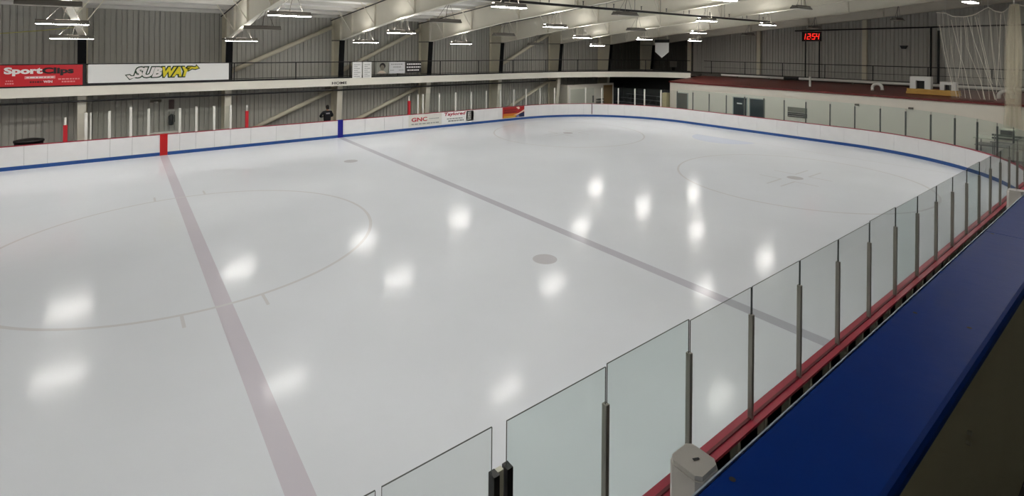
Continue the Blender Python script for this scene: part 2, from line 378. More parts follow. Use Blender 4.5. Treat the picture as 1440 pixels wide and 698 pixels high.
# ------------------------------------------------------------------ mezzanine walkway + railing
FRONT = [(-21, 14.9), (24, 14.9), (26, 14.8), (28, 14.45), (30, 13.9), (32, 13.1), (33.6, 12.1), (34.9, 10.8), (35.7, 9.4), (36.0, 8.45), (37.6, 8.4), (37.6, -20)]
mz = thing('trim_1', None, None, (10, 15, 2.78), kind='structure'); mz['label'] = 'raised walkway with a cream front edge along far wall'
part('walkway_deck', MB().prism([(x+(.06 if x > 25 else 0), y+.06) for x, y in FRONT]+[(40.4, -20), (40.4, 16.4), (-21, 16.4)], 2, 3.0, 3.2), MEZZ, mz)
def follow(pts, o0, z0, o1, z1):
    mb = MB(); rows = []
    for i, (x, y) in enumerate(pts):
        a = Vector(pts[max(i-1, 0)]); b = Vector(pts[min(i+1, len(pts)-1)]); d = (b-a).normalized(); n = Vector((d.y, -d.x))
        rows.append([(x+n.x*o, y+n.y*o, z) for o, z in ((o0, z0), (o1, z0), (o1, z1), (o0, z1), (o0, z0))])
    mb.strip(rows); k = len(rows)*5
    mb.f.append((0, 1, 2, 3)); mb.m.append(0); mb.f.append((k-5, k-4, k-3, k-2)); mb.m.append(0); return mb
FR1 = FRONT[:10]; FR2 = [(37.6, 8.3), (37.6, 0), (37.6, -20)]
part('fascia', follow(FR1, -.14, 2.82, .0, 3.27), FASCIA, mz, label='cream front beam of the walkway')
part('toe_plate', follow(FR1, -.13, 3.27, -.1, 3.36), BLACK, mz, label='black strip above the cream beam')
text_on_far('lettering', 'HOME', 8.47, 9.38, 2.93, 3.09, 14.755, BLACK_PRINT, mz, bold=.02)['label'] = 'black lettering HOME'
def fit_len(pts, step):
    out = []; acc = 0
    for a, b in zip(pts, pts[1:]):
        a = Vector(a); b = Vector(b); L = (b-a).length; s = acc
        while s <= L: out.append(a+(b-a)*s/L); s += step
        acc = s-L
    return out
ra = thing('guard_railing', 'black guard railing along the far walkway, curving round the corner', 'railing', (10, 15, 3.2))
inset = [(x, y+.1) if x < 25 else (x+.07, y+.09) for x, y in FR1]
inset[0] = (-21, 15.0)
part('top_rail', MB().tube([(x, y, 4.28) for x, y in inset], .03, 6), BLACK, ra)
part('bottom_rail', MB().tube([(x, y, 3.42) for x, y in inset], .018, 5), BLACK, ra)
pm = MB().tube([(0, 0, 0), (0, 0, 1.06)], .03, 6).mesh('post', BLACK)
for p in [(6.46-3.19*k, 15.0) for k in range(8, 0, -1)]+[(6.46+3.19*k, 15.0) for k in range(0, 6)]+fit_len([(25.7, 14.94)]+inset[3:], 3.1)[:5]:
    if -3.5 < p[0] < 3.2: continue
    link('post', pm, ra, (p[0]-10, p[1]-15, 0))
rb = thing('guard_railing', 'black guard railing in front of the end wall above the red roof', 'railing', (37.75, 0, 3.2))
part('top_rail', MB().tube([(37.75, y, 4.26) for y in (8.3, -5, -18)], .028, 6), BLACK, rb)
part('mid_rail', MB().tube([(37.75, y, 3.75) for y in (8.3, -5, -18)], .012, 5), BLACK, rb)
for k in range(10): link('post', pm, rb, (0, 7.6-2.9*k, 0))
# dark pipe under the walkway
solo('sprinkler_pipe', MB().tube([(-20, 15.12, 2.55), (27, 15.12, 2.55)], .045, 8), BLACK, 'dark pipe running under the far walkway along lower wall', 'pipe', base=(3, 15.75, 2.45))

# ------------------------------------------------------------------ dasher boards with shields
def boards(label, s0, s1, origin, seams, sillw, sillmat, sillt=.03):
    t = thing('rink_boards', label, 'rink boards', origin, 'boards around the ice')
    ss = [s0]+[s for s in seams if s0+.2 < s < s1-.2]+[s1]
    for a, b in zip(ss, ss[1:]):
        part('board_panel', sweep(a+.004, b-.004, [(0, .155), (.03, .155), (.03, .975), (0, .975)], .45), BOARD, t)
    part('core', sweep(s0, s1, [(.02, 0), (.03, 0), (.03, .97), (.02, .97)], .5), BOARD_GAP, t)
    part('kick_plate', sweep(s0, s1, [(-.012, 0), (.02, 0), (.02, .155), (-.012, .155)], .5), KICK, t, label='blue kick plate at the ice')
    part('sill', sweep(s0, s1, [(-.01, .975), (sillw, .975), (sillw, .975+sillt), (-.01, .975+sillt)], .5), sillmat, t, label='red cap along the top')
    # framing behind
    mbs = MB()
    s = s0+.1
    while s < s1-.1:
        p, n = path(s); q = p+n*.08; part('stile', MB().bar(tuple(q+Vector((0, 0, -.05))), tuple(q+Vector((0, 0, .97))), .05, .09, upv=tuple(n)), ALU, t); s += .61
    part('back_rail', sweep(s0, s1, [(.05, .45), (.11, .45), (.11, .52), (.05, .52)], .6), ALU, t)
    return t
SA1 = s_farX(XA)+5.6      # dark seam in the far corner
SB1 = S3+9.0
seam_far = [s_farX(-4.8+1.22*k) for k in range(-13, 60)]
seam_far = [s for s in seam_far if not s_farX(-5) < s < s_farX(3.2)]+[s_farX(v) for v in (-4.82, -4.09, -2.78, -2.0, -1.2, .64, 1.3, 2.1, 2.8)]
seam_far.sort()
bf = boards('white boards along the far side with red and blue markers and adverts', 0, SA1, (0, 13, 0), seam_far, .12, SILL)
be = boards('white boards curving round the end of the rink below the red roof', SA1, SB1, (30.2, 0, 0), [SA1+1.22*k for k in range(1, 40)], .12, SILL)
bn = boards('near boards with a red cap in front of the blue ledge', SB1, S5, (6, -13.2, 0), [SB1+1.22*k for k in range(1, 60)], .18, SILL)
part('corner_joint', sweep(SA1-.03, SA1+.03, [(-.006, .2), (.02, .2), (.02, .99), (-.006, .99)], .1), mat('dark_joint', (70, 50, 46), .5), bf)
for x_, m_, nm in ((0, REDM, 'red_marker'), (XB, BLUEP, 'blue_marker')):
    part(nm, sweep(s_farX(x_)-.15, s_farX(x_)+.15, [(-.02, 0), (.1, 0), (.1, 1.012), (-.02, 1.012)], .3), m_, bf, label='%s stripe on the white boards' % nm.split('_')[0])

def shield(t, sa, sb, off, ztop, gm, z0=1.0, gap=.02, slope=0):
    pa, na = path(sa); pb, nb = path(sb); a = pa+na*off; b = pb+nb*off; d = (b-a).normalized(); a = a+d*gap; b = b-d*gap
    n = Vector((-d.y, d.x, 0))*.006; mb = MB()
    vs_ = [q+sn*n+Vector((0, 0, z)) for q in (a, b) for sn in (-1, 1) for z in (z0, ztop)]
    mb.add(vs_, [(0, 1, 5, 4), (2, 6, 7, 3), (0, 2, 3, 1), (4, 5, 7, 6), (1, 3, 7, 5), (0, 4, 6, 2)], 0); mb.m = [0, 0, 1, 1, 1, 1]
    return part('shield_panel', mb, [gm, GEDGE], t)
def upright(t, s, off, z1, wd, m, z0=1.0, dp=None, name='upright'):
    p, n = path(s); q = p+n*off
    return part(name, MB().bar(tuple(q+Vector((0, 0, z0))), tuple(q+Vector((0, 0, z1))), wd, dp or wd, upv=tuple(n)), m, t)
# far side: scorer's boxes
for x_, z1 in ((-2.84, 2.2), (-2.68, 2.2), (-2.03, 2.22), (-1.26, 2.36), (-.59, 2.24), (.64, 2.18), (1.32, 2.22), (2.08, 2.2), (2.81, 2.2)):
    upright(bf, s_farX(x_), .08, z1, .1 if x_ != -2.68 else .05, POSTW)
sc = [-2.68, -2.03, -1.26, -.59, .64, 1.32, 2.08, 2.81]
for a, b in zip(sc, sc[1:]): shield(bf, s_farX(a), s_farX(b), .08, 2.15, GL_F)
for x_, top in ((-3.53, 2.0), (3.56, 2.1), (12.73, 2.1)):
    upright(bf, s_farX(x_), .1, 1.72 if x_ < 0 else 1.85, .14, REDP, name='red_padded_post'); upright(bf, s_farX(x_)+.0, .1, top+.05, .07, POSTW, z0=1.7, name='post_top')
fs_ = [s_farX(v) for v in (13.33, 13.68, 14.86, 16.1, 17.33, 18.58, 19.81, 20.99, 22.15)]
s = fs_[-1]+1.23
while s < S2-3.0: fs_.append(s); s += 1.23
# end posts follow the measured spacing
es_ = [s_endY(v) for v in (4.45, 3.2, 1.96, .71, -.53, -1.76, -2.99, -4.28)]
s = es_[0]-1.23; mid = []
while s > fs_[-1]+.6: mid.append(s); s -= 1.23
fs_ += mid[::-1]
s = es_[-1]+1.23
while s < S4: es_.append(s); s += 1.23
allp = fs_+es_
for i, s in enumerate(allp):
    t = bf if s < SA1 else be if s < SB1 else bn
    far_ = s < S2-1
    upright(t, s, .08, 2.22, .085 if far_ else .05, POSTW if far_ else POSTE)
for a, b in zip(allp, allp[1:]):
    t = bf if a < SA1 else be if a < SB1 else bn
    shield(t, a, b, .08, 2.26 if a < S2-1 else 2.36, GL_F if a < S2-1 else GL_E)
# near side
nx = [1.62+1.232*k for k in range(0, 17)]
nx = [v for v in nx if v < XA-.3]
ns_ = [s_nearX(v) for v in nx[::-1]]
for s in ns_: upright(bn, s, .09, 2.2, .042, POSTD, dp=.05)
shield(bn, allp[-1], ns_[0], .09, 2.5, GL_A)
for i, (a, b) in enumerate(zip(ns_, ns_[1:])):
    k = len(ns_)-2-i
    shield(bn, a, b, .09, 2.52 if k % 5 else 2.54, GL_B if k in (0, 6, 10) else GL_A, gap=.012)
shield(bn, s_nearX(1.62), s_nearX(.545), .09, 2.52, GL_B, gap=.006)
for x0, x1 in ((-.42, .425), (-1.27, -.45), (-2.5, -1.3), (-3.7, -2.53)): shield(bn, s_nearX(x1), s_nearX(x0), .09, 2.535, GL_A, gap=.006)
for x_ in (.435, .555): upright(bn, s_nearX(x_), .1, 2.2, .05, POSTBLK, dp=.07, name='gate_post')
for x_ in (.487,): upright(bn, s_nearX(x_), .09, 2.2, .05, ALU, dp=.04, name='gate_post')
for x_ in (-1.29, -2.52): upright(bn, s_nearX(x_), .09, 2.2, .055, POSTD, dp=.06)
part('sill_lip', sweep(SB1, S5, [(.075, 1.005), (.105, 1.005), (.105, 1.02), (.075, 1.02)], .5), mat('dark_red_channel', (92, 14, 26), .5), bn)

# board adverts
def far_decal(name, poly, m): return flat(bf, name, poly, 12.967, m)
def fdt(name, body, x0, x1, z0, z1, m, bold=.02, shear=0): return text_on_far(name, body, x0, x1, z0, z1, 12.962, m, bf, bold, shear)
far_decal('advert', rect(12.65, 15.0, .23, .95), mat('pale_advert', (224, 222, 214), .4))
fdt('lettering', 'GNC', 12.85, 13.95, .52, .78, mat('red_print', (190, 40, 52), .5), bold=.03)['label'] = 'red lettering GNC'
words(bf, 12.85, 14.8, .33, .40, 12.962, GREY_PRINT, 3); words(bf, 14.1, 14.8, .62, .67, 12.962, GREY_PRINT, 4)
far_decal('advert', rect(15.05, 17.6, .23, .97), WHITE)
fdt('lettering', 'Taylored', 15.2, 16.85, .66, .94, mat('dark_red_print', (176, 28, 60), .5), bold=.03, shear=.15)['label'] = 'red lettering Taylored'
words(bf, 15.4, 16.6, .48, .55, 12.962, GREY_PRINT, 5); words(bf, 15.5, 16.7, .32, .42, 12.962, GREY_PRINT, 6)
far_decal('advert_block', rect(16.9, 17.5, .27, .93), BLACK_PRINT)
for k in range(4): flat(bf, 'printed_line', rect(16.98, 17.3, .36+k*.14, .42+k*.14), 12.958, WHITE_PRINT)
ax0, ax1 = 19.96, 21.93
far_decal('advert', rect(ax0, ax1, .2, .97), mat('advert_red', (172, 26, 26), .4))
flat(bf, 'advert_band', rect(ax0+.05, ax1-.5, .30, .50), 12.964, mat('advert_orange', (214, 124, 34), .4))
flat(bf, 'advert_band', rect(ax0+.05, ax1-.6, .22, .33), 12.962, mat('advert_yellow', (222, 176, 62), .4))
flat(bf, 'advert_swoosh', [(20.9, .36), (21.3, .46), (21.6, .58), (21.93, .74), (21.93, .60), (21.6, .48), (21.3, .38)], 12.960, mat('advert_pale', (240, 214, 200), .4))
flat(bf, 'advert_swoosh', [(21.15, .93), (21.4, .76), (21.52, .85), (21.42, .95)], 12.960, MATS['advert_pale'])
flat(bf, 'advert_corner', [(21.05, .205), (21.25, .33), (21.6, .47), (21.93, .55), (21.93, .205)], 12.961, mat('advert_navy', (26, 40, 78), .4))
flat(bf, 'advert_corner', rect(21.2, 21.45, .22, .34), 12.959, mat('advert_blue', (110, 130, 200), .4))
for k, (a, b) in enumerate(((.72, .80), (.56, .66))): words(bf, ax0+.15, ax1-.75, a, b, 12.96, mat('advert_deep', (120, 16, 20), .4), 20+k)
flat(bf, 'advert_edge', rect(ax0-.06, ax0, .2, .97), 12.965, mat('advert_edge', (236, 196, 190), .4))

# ------------------------------------------------------------------ banners and notices on the far railing
YS = 14.70
def panel(name, label, cat, x0, x1, z0, z1, m, y=14.86, d=.04):
    t = thing(name, label, cat, ((x0+x1)/2, y, z0))
    return part('backing', MB().box(x0, x1, y-d/2, y+d/2, z0, z1), m, t)
YF_ = 14.86-.021-.003
t = panel('banner', 'red SportClips banner with white and black lettering on the walkway railing', 'banner', -8.6, -3.05, 3.34, 4.28, RED_SIGN)
text_on_far('lettering', 'Sport', -5.68, -4.43, 3.80, 4.19, YF_, WHITE_PRINT, t, bold=.05)['label'] = 'white lettering Sport'
text_on_far('lettering', 'Clips', -4.45, -3.36, 3.80, 4.17, YF_, BLACK_PRINT, t, bold=.05)['label'] = 'black lettering Clips'
flat(t, 'printed_strip', rect(-5.02, -4.0, 3.66, 3.79), YF_, PINK_PRINT); words(t, -4.96, -4.06, 3.70, 3.75, YF_-.002, WHITE_PRINT, 8)
words(t, -4.85, -4.42, 3.48, 3.56, YF_, mat('dark_red_print2', (92, 10, 22), .5), 9); text_on_far('lettering', 'WIN', -4.4, -4.1, 3.47, 3.58, YF_, WHITE_PRINT, t, bold=.03)
words(t, -5.62, -5.36, 3.56, 3.61, YF_, PINK_PRINT, 10); words(t, -5.64, -5.34, 3.44, 3.50, YF_, PINK_PRINT, 11)
words(t, -3.9, -3.16, 3.60, 3.66, YF_, PINK_PRINT, 12); words(t, -3.78, -3.28, 3.48, 3.54, YF_, PINK_PRINT, 13)
part('frame', MB().box(-8.6, -2.94, 14.87, 14.9, 3.28, 3.34).box(-3.05, -2.94, 14.86, 14.9, 3.3, 4.3).box(-8.6, -2.94, 14.86, 14.9, 4.28, 4.32), BLACK, t.parent)
t = panel('banner', 'white SUBWAY banner with white and yellow lettering on the walkway railing', 'banner', -2.86, 2.98, 3.4, 4.28, WHITE)
part('frame', MB().box(-2.94, 3.1, 14.87, 14.9, 3.28, 3.4).box(2.98, 3.1, 14.86, 14.9, 3.3, 4.3).box(-2.94, 3.1, 14.86, 14.9, 4.28, 4.32), BLACK, t.parent)
LZ0, LZ1 = 3.62, 4.12
for y_, bold, mats_ in ((YF_, .13, (GREEN_PRINT, GREEN_PRINT)), (YF_-.003, .055, (WHITE_PRINT, YELLOW_PRINT))):
    g = .055 if bold > .1 else 0
    text_on_far('lettering', 'SUB', -1.12-g, .02+g, LZ0-g, LZ1+g, y_, mats_[0], t, bold, .3)
    text_on_far('lettering', 'WAY', .03-g, 1.28+g, LZ0-g, LZ1+g, y_-.001, mats_[1], t, bold, .3)
def arrow(pts, m, y_): flat(t, 'arrow', pts, y_, m)
arrow([(-1.12, 3.60), (-1.30, 3.50), (-1.48, 3.76), (-1.28, 3.80), (-1.22, 3.73), (-.98, 3.74)], GREEN_PRINT, YF_-.001)
arrow([(-1.05, 3.63), (-1.29, 3.55), (-1.42, 3.73), (-1.29, 3.75), (-1.24, 3.69), (-.98, 3.70)], WHITE_PRINT, YF_-.004)
arrow([(1.0, 4.02), (1.22, 4.17), (1.44, 4.14), (1.48, 4.24), (1.66, 4.02), (1.44, 3.94), (1.30, 3.97), (1.12, 3.86)], GREEN_PRINT, YF_-.001)
arrow([(1.05, 4.02), (1.24, 4.12), (1.45, 4.09), (1.50, 4.17), (1.60, 4.03), (1.42, 3.99), (1.29, 4.02), (1.12, 3.92)], YELLOW_PRINT, YF_-.004)
for i, (x0, x1) in enumerate(((9.75, 10.35), (10.42, 10.98))):
    t = panel('notice_sheet', 'tall white notice sheet on the railing, %s of the pair right of HOME' % ('left' if i == 0 else 'right'), 'notice', x0, x1, 3.28, 4.27, WHITE, d=.02)
    for k in range(7): words(t, x0+.1, x1-.1-(.15 if k % 2 else 0), 4.08-k*.12, 4.115-k*.12, 14.845, GREY_PRINT, 30+i*9+k)
t = panel('portrait_poster', 'small poster with a dark-haired portrait on the far railing', 'poster', 11.3, 12.1, 3.5, 4.25, mat('poster_grey', (150, 150, 140), .5), d=.02)
def ell(cx, cz, rx, rz, n=20): return [(cx+rx*math.cos(2*math.pi*i/n), cz+rz*math.sin(2*math.pi*i/n)) for i in range(n)]
flat(t, 'printed_hair', ell(11.72, 3.99, .2, .2), 14.846, BLACK_PRINT); flat(t, 'printed_face', ell(11.7, 3.88, .14, .18), 14.843, mat('print_face', (120, 112, 100), .5))
flat(t, 'printed_shirt', [(11.36, 3.52), (11.5, 3.66), (11.66, 3.70), (11.85, 3.66), (11.98, 3.52)], 14.844, mat('print_shirt', (206, 190, 172), .5))
t = panel('notice_board', 'wide white notice with grey print beside the portrait poster', 'notice', 12.17, 13.28, 3.5, 4.24, mat('notice_white', (214, 214, 216), .5), d=.02)
words(t, 12.3, 13.15, 4.06, 4.13, 14.845, GREY_PRINT, 50); words(t, 12.45, 13.0, 3.88, 3.95, 14.845, GREY_PRINT, 51); words(t, 12.25, 12.5, 3.68, 3.73, 14.845, GREY_PRINT, 52); words(t, 12.85, 13.2, 3.68, 3.73, 14.845, GREY_PRINT, 53)
t = panel('quote_board', 'black board with three lines of white print on the railing', 'notice', 13.32, 14.48, 3.52, 4.24, BLACK_PRINT, d=.02)
for k, (a, b) in enumerate(((13.42, 14.44), (13.4, 14.44), (13.45, 14.3))): words(t, a, b, 4.05-k*.2, 4.13-k*.2, 14.845, WHITE_PRINT, 60+k)

# ------------------------------------------------------------------ ceiling lamps
ROWS = [(10.9, 5.45), (6.45, 5.9), (2.25, 6.27), (-2.1, 6.65), (-6.5, 7.0), (-10.8, 7.38), (-15.0, 7.85), (-19.2, 8.3)]
def lamp_meshes():
    L, Wd = .68, .17
    h = MB(); rows = []
    prof = [(-Wd, 0), (-Wd, .03), (-.09, .11), (-.09, .15), (-.085, .15), (-.085, .11), (.085, .11), (.085, .15), (.09, .15), (.09, .11), (Wd, .03), (Wd, 0)]  # raised lips hide the added uplight from below
    h.strip([[(x, a, z) for a, z in prof] for x in (-L, L)])
    for x in (-L, L): h.add([(x, a, z) for a, z in prof], [tuple(range(12))])
    dif = MB().add([(-L+.02, -Wd+.015, .004), (L-.02, -Wd+.015, .004), (L-.02, Wd-.015, .004), (-L+.02, Wd-.015, .004)], [(0, 1, 2, 3)])
    dif.add([(-L+.02, -Wd+.015, .03), (L-.02, -Wd+.015, .03), (L-.02, Wd-.015, .03), (-L+.02, Wd-.015, .03)], [(0, 1, 2, 3)])
    bal = MB().box(-.2, .2, -.06, .06, .108, .16)
    return h, dif, bal
hh, dd, bb = lamp_meshes()
dsolid = MB().box(-.66, .66, -.155, .155, -.012, .03)
HM = hh.mesh('housing', LAMPD); DL = dsolid.mesh('diffuser', LIT); DU = dsolid.mesh('diffuser', UNLIT); BM_ = bb.mesh('ballast_box', LAMPD); UPM = MB().add([(-.66, -.085, 113e-3), (.66, -.085, 113e-3), (.66, .085, 113e-3), (-.66, .085, 113e-3)], [(0, 1, 2, 3)]).mesh('added_uplight', LITUP)
UNLITSET = {(3, 1), (3, 2+0)} if False else set()
unlit = {(3, 2), (4, 1), (5, 2), (6, 1), (6, 3), (7, 0), (7, 2), (7, 4), (8, 4), (9, 0), (9, 2), (9, 3), (9, 4), (9, 5), (3, 3), (4, 3), (5, 4), (6, 5), (3, 4), (5, 5)}
rown = ['nearest the far wall', 'second from far wall', 'third from far wall', 'fourth from far wall', 'fifth from far wall', 'sixth from far wall', 'added unseen seventh row', 'eighth from far wall']
for i, X in enumerate(FX[:-1]):
    for j, (Y, Z) in enumerate(ROWS):
        if i < 3: on = (i+j) % 2 == 0
        else: on = (i, j) not in unlit
        if j >= 6: on = j == 6 and i in (2, 5, 7, 8, 9)  # unseen row of lamps, added to light the end wall and near side
        if j == 7: continue
        if i == 9 and j in (0, 5): continue
        if i == 8 and j == 4: continue
        Xl = X-.12
        where = ('%s roof frame from left' % ORD[i-3]) if i >= 3 else ('%s roof frame beyond left edge' % ORD[2-i])
        t = thing('ceiling_lamp', '%s strip lamp under the %s, %s' % ('lit' if on else 'unlit', where, rown[j]), 'lamp', (Xl, Y, Z), 'strip lamps hanging under the roof frames')
        h_ = link('housing', HM, t); link('diffuser', DL if on else DU, h_); link('ballast_box', BM_, h_)
        if on: link('added_uplight', UPM, h_)  # added glow on top of lit lamps, lifts the ceiling brightness
        top = zb(Y)-Z
        for sx in (-.45, .45):
            part('chain', MB().tube([(Xl+sx, Y, Z+.1), (X+sx*.15, Y, Z+top)], .008, 4), LAMPD, t)
        part('cord', MB().tube([(Xl, Y, Z+.15), (Xl+.05, Y+.03, Z+.15+(top-.15)*.5), (X, Y, Z+top)], .012, 5), LAMPD, t)

solo('hanging_cable', MB().tube([(-8.5, 15.2, 5.45), (-5.85, 15.2, 5.67), (-4.47, 15.2, 5.84), (-3.3, 15.2, 6.03)], .02, 5), mat('yellow_cable', (190, 186, 110), .6), 'thin yellowish cable sloping across upper far wall above red banner', 'cable')
# long dark sprinkler pipe under the roof
t = thing('sprinkler_pipe', 'long dark pipe hanging under the roof above the ice', 'pipe', (20, 0, 7.1))
part('pipe', MB().tube([(8.2, 0, 7.12), (32.0, 0, 7.08)], .055, 8), BLACK, t, smooth=True)
for x_ in [10.2+2.04*k for k in range(11)]:
    part('hanger', MB().tube([(x_, 0, 7.15), (x_, 0, zr(0)-.02)], .012, 4), BLACK, t); part('sprinkler_head', MB().tube([(x_+.5, 0, 7.18), (x_+.5, 0, 7.32), (x_+.5, 0, 7.36)], [.02, .02, .05], 6), BLACK, t)

# ------------------------------------------------------------------ locker building behind the end boards
BX = 33.0; BY0, BY1 = -20.0, 8.3
bld = thing('locker_building', 'low cream block building with a red roof behind end boards', 'building', (35, -5, -.05))
part('wall', MB().box(BX, 37.4, BY0, BY1, -.05, 2.62), BLOCK, bld)
rf = part('roof', MB().prism([(BX-.06, 2.62), (37.5, 2.98), (37.5, 3.02), (BX-.06, 2.70)], 1, BY0, BY1+.05), ROOFRED, bld, label='sloping red roof')
part('roof_edge', MB().box(BX-.08, BX-.05, BY0, BY1+.05, 2.60, 2.71), mat('dark_red_edge', (112, 36, 36), .5), bld)
def opening(y0, y1, z0, z1, m, label=None, fr=.06):
    d = part('door', MB().box(BX-.03, BX+.02, min(y0, y1), max(y0, y1), z0, z1), m, bld, label=label)
    a, b = min(y0, y1), max(y0, y1); mb = MB()
    for (c, e, f, g) in ((a-fr, a, z0, z1+fr), (b, b+fr, z0, z1+fr), (a-fr, b+fr, z1, z1+fr)): mb.box(BX-.05, BX, c, e, f, g)
    part('door_frame', mb, DOORFR, d); return d
opening(7.6, 6.7, 0, 1.82, mat('grey_screen_door', (112, 112, 106), .5), 'grey barred door at the left end')
d1 = opening(2.98, 2.02, 0, 1.86, DOORG, 'dark glazed door'); opening(1.78, .83, 0, 1.86, DOORG, 'dark glazed panel')
part('door_bar', MB().box(BX-.06, BX-.03, 2.12, 2.2, .5, 1.75), DOORFR, d1); part('door_notice', MB().box(BX-.04, BX-.03, 2.35, 2.72, 1.42, 1.5), WHITE, d1)
for yv in (7.45, 7.25, 7.05, 6.85): part('door_bar', MB().box(BX-.05, BX-.03, yv-.015, yv+.015, 0, 1.82), LAMPD, bld)
part('serving_hatch', MB().box(BX-.04, BX, -1.92, -.74, 1.22, 1.55), mat('hatch_grey', (140, 138, 128), .5), bld); part('serving_hatch', MB().box(BX-.04, BX, -1.92, -.74, .92, 1.20), mat('hatch_dark', (62, 58, 54), .5), bld)
for k in range(3): part('hatch_bar', MB().box(BX-.06, BX-.04, -1.9, -.76, 1.0+.12*k-.012, 1.0+.12*k+.012), LAMPW, bld)
for yv, zv in ((-4.7, 2.0), (-7.3, 2.05)):
    part('wall_light', MB().box(BX-.12, BX, yv-.1, yv+.1, zv, zv+.1), LAMPD, bld)
# side annex left of the building
solo('cream_post', MB().box(BX-.25, BX+.2, 8.45, 8.85, -.05, 1.75), mat('yellowish_block', (196, 188, 150), .6), 'short yellowish block pillar at left end of cream building', 'pillar')

# roof clutter
def zroof(x): return 2.70+(x-BX)*(.32/4.5)
t = thing('duct_pipe', 'long white pipe lying along the back of the red roof', 'pipe', (37.3, -4, 3.1))
part('pipe', MB().tube([(37.25, 6.4, 3.17), (37.25, 1.45, 3.17)], .09, 10), PVC, t, smooth=True); part('pipe', MB().tube([(37.25, .4, 3.2), (37.25, -18, 3.2)], .09, 10), PVC, t, smooth=True)
part('pipe_end', MB().tube([(37.25, 1.45, 3.17), (37.25, .4, 3.2)], .1, 10), BLACK, t)
for yv in (5, 2.5, -3, -8, -13): part('pipe_stand', MB().box(37.15, 37.35, yv-.04, yv+.04, zroof(37.25)-.02, 3.12), LAMPD, t)
def goose(label, x, yc, wd, ht):
    pts = [(x, yc+wd/2*math.cos(a), zroof(x)+ht-wd/2+wd/2*math.sin(a)) for a in [math.pi*k/8 for k in range(9)]]
    pts = [(x, yc+wd/2, zroof(x)-.01)]+pts+[(x, yc-wd/2, zroof(x)+.06)]
    solo('vent_pipe', MB().tube(pts, .09, 8), PVC, label, 'vent pipe', 'white vent pipes on the red roof', smooth=True)
goose('white bent vent pipe on red roof, between clock and lumber', 34.8, -5.15, .5, .42); goose('white bent vent pipe on red roof beside the bunched netting', 34.6, -10.85, .5, .42)
solo('vent_pipe', MB().tube([(34.9, -1.3, zroof(34.9)-.01), (34.9, -1.3, 3.35), (34.9, -1.3, 3.5)], [.07, .07, .1], 8), PVC, 'short upright white vent pipe on red roof under the clock', 'vent pipe', 'white vent pipes on the red roof')
t = thing('lumber_stack', 'stack of yellow lumber lying on the red roof', 'lumber', (34.5, -7.9, zroof(34.74)))
for k in range(4):
    for r in range(2):
        part('plank', MB().box(34.25+.12*k, 34.36+.12*k, -9.07+.07*((k+r) % 3), -6.73-.05*((k*2+r) % 3), zroof(34.74)+.0+.15*r, zroof(34.74)+.145+.15*r), WOOD, t)
def wbox(label, y0, y1, h):
    z = zroof(34.74)+.297; t = thing('equipment_box', label, 'box', (34.45, (y0+y1)/2, z), 'white boxes on the lumber')
    w_ = abs(y1-y0); a, b = min(y0, y1), max(y0, y1)
    mb = MB(); mb.box(34.25, 34.7, a, a+w_*.29, z, z+h).box(34.25, 34.7, b-w_*.29, b, z, z+h).box(34.25, 34.7, a+w_*.29, b-w_*.29, z+h*.66, z+h)
    part('case', mb, WHITEBOX, t); part('opening', MB().box(34.5, 34.69, a+w_*.29, b-w_*.29, z, z+h*.66), BLACK, t)
wbox('larger white box with a dark opening on the lumber', -6.9, -7.85, .7); wbox('smaller white box with a dark opening on the lumber', -8.25, -8.95, .46)

# end wall: columns, pipes, clock, banner
for k, (yv, nm) in enumerate(((11.4, 'beside the white pennant'), (4.88, 'left of the red clock'), (-2.7, 'right of the red clock'))):
    t = solo('wall_column', MB().box(40.2, 40.42, yv-.14, yv+.14, 3.2, zr(yv)-.3), CREAM_D, 'beige column on the end wall, %s' % nm, 'column', 'columns on the end wall')
t = thing('wall_pipe', 'black pipe run along the top of the end wall with two drops', 'pipe', (40.2, -6, 3.2))
part('pipe', MB().tube([(40.2, 2.0, 6.75), (40.2, -15, 6.9)], .05, 6), BLACK, t); part('drop_pipe', MB().tube([(40.2, -6.45, 6.85), (40.2, -6.45, 3.2)], .055, 6), BLACK, t); part('drop_pipe', MB().tube([(40.2, -6.85, 6.6), (40.2, -6.85, 3.2)], .065, 6), BLACK, t)
t = thing('wall_speaker', 'small black speaker on the end wall above white boxes', 'speaker', (40.3, -5.0, 5.4))
part('case', MB().prism([(-5.2, 5.62), (-4.8, 5.62), (-4.9, 5.4), (-5.1, 5.4)], 0, 40.1, 40.35), BLACK, t); part('bracket', MB().box(40.35, 40.46, -5.05, -4.95, 5.5, 5.6), BLACK, t)
t = thing('scoreboard_clock', 'red digital clock showing 12:54 on two black posts', 'clock', (38.2, 0, 3.2))
part('case', MB().box(38.15, 38.3, -.66, .62, 5.9, 6.6), CLOCKBOX, t)
for yv in (.38, -.56): part('post', MB().tube([(38.2, yv, 3.2), (38.2, yv, 5.9)], .05, 6), BLACK, t)
SEG = {'1': 'bc', '2': 'abged', '5': 'afgcd', '4': 'fgbc'}
def digit(ch, yl, w_=.2, z0=6.04, h_=.42, th=.036):
    mb = MB(); sh = .06
    def q(u0, u1, v0, v1):
        pts = [(u0, v0), (u1, v0), (u1, v1), (u0, v1)]
        mb.add([(38.145, yl-u-sh*v/h_, z0+v) for u, v in pts], [(0, 1, 2, 3)])
    H = h_/2
    D = {'a': (0, w_, h_-th, h_), 'g': (0, w_, H-th/2, H+th/2), 'd': (0, w_, 0, th), 'f': (0, th, H, h_), 'e': (0, th, 0, H), 'b': (w_-th, w_, H, h_), 'c': (w_-th, w_, 0, H)}
    for c in SEG[ch]: q(*D[c])
    part('digit', mb, LED, t, label='glowing red %s' % ch)
for ch, yl in (('1', .60), ('2', .27), ('5', -.06), ('4', -.32)): digit(ch, yl)
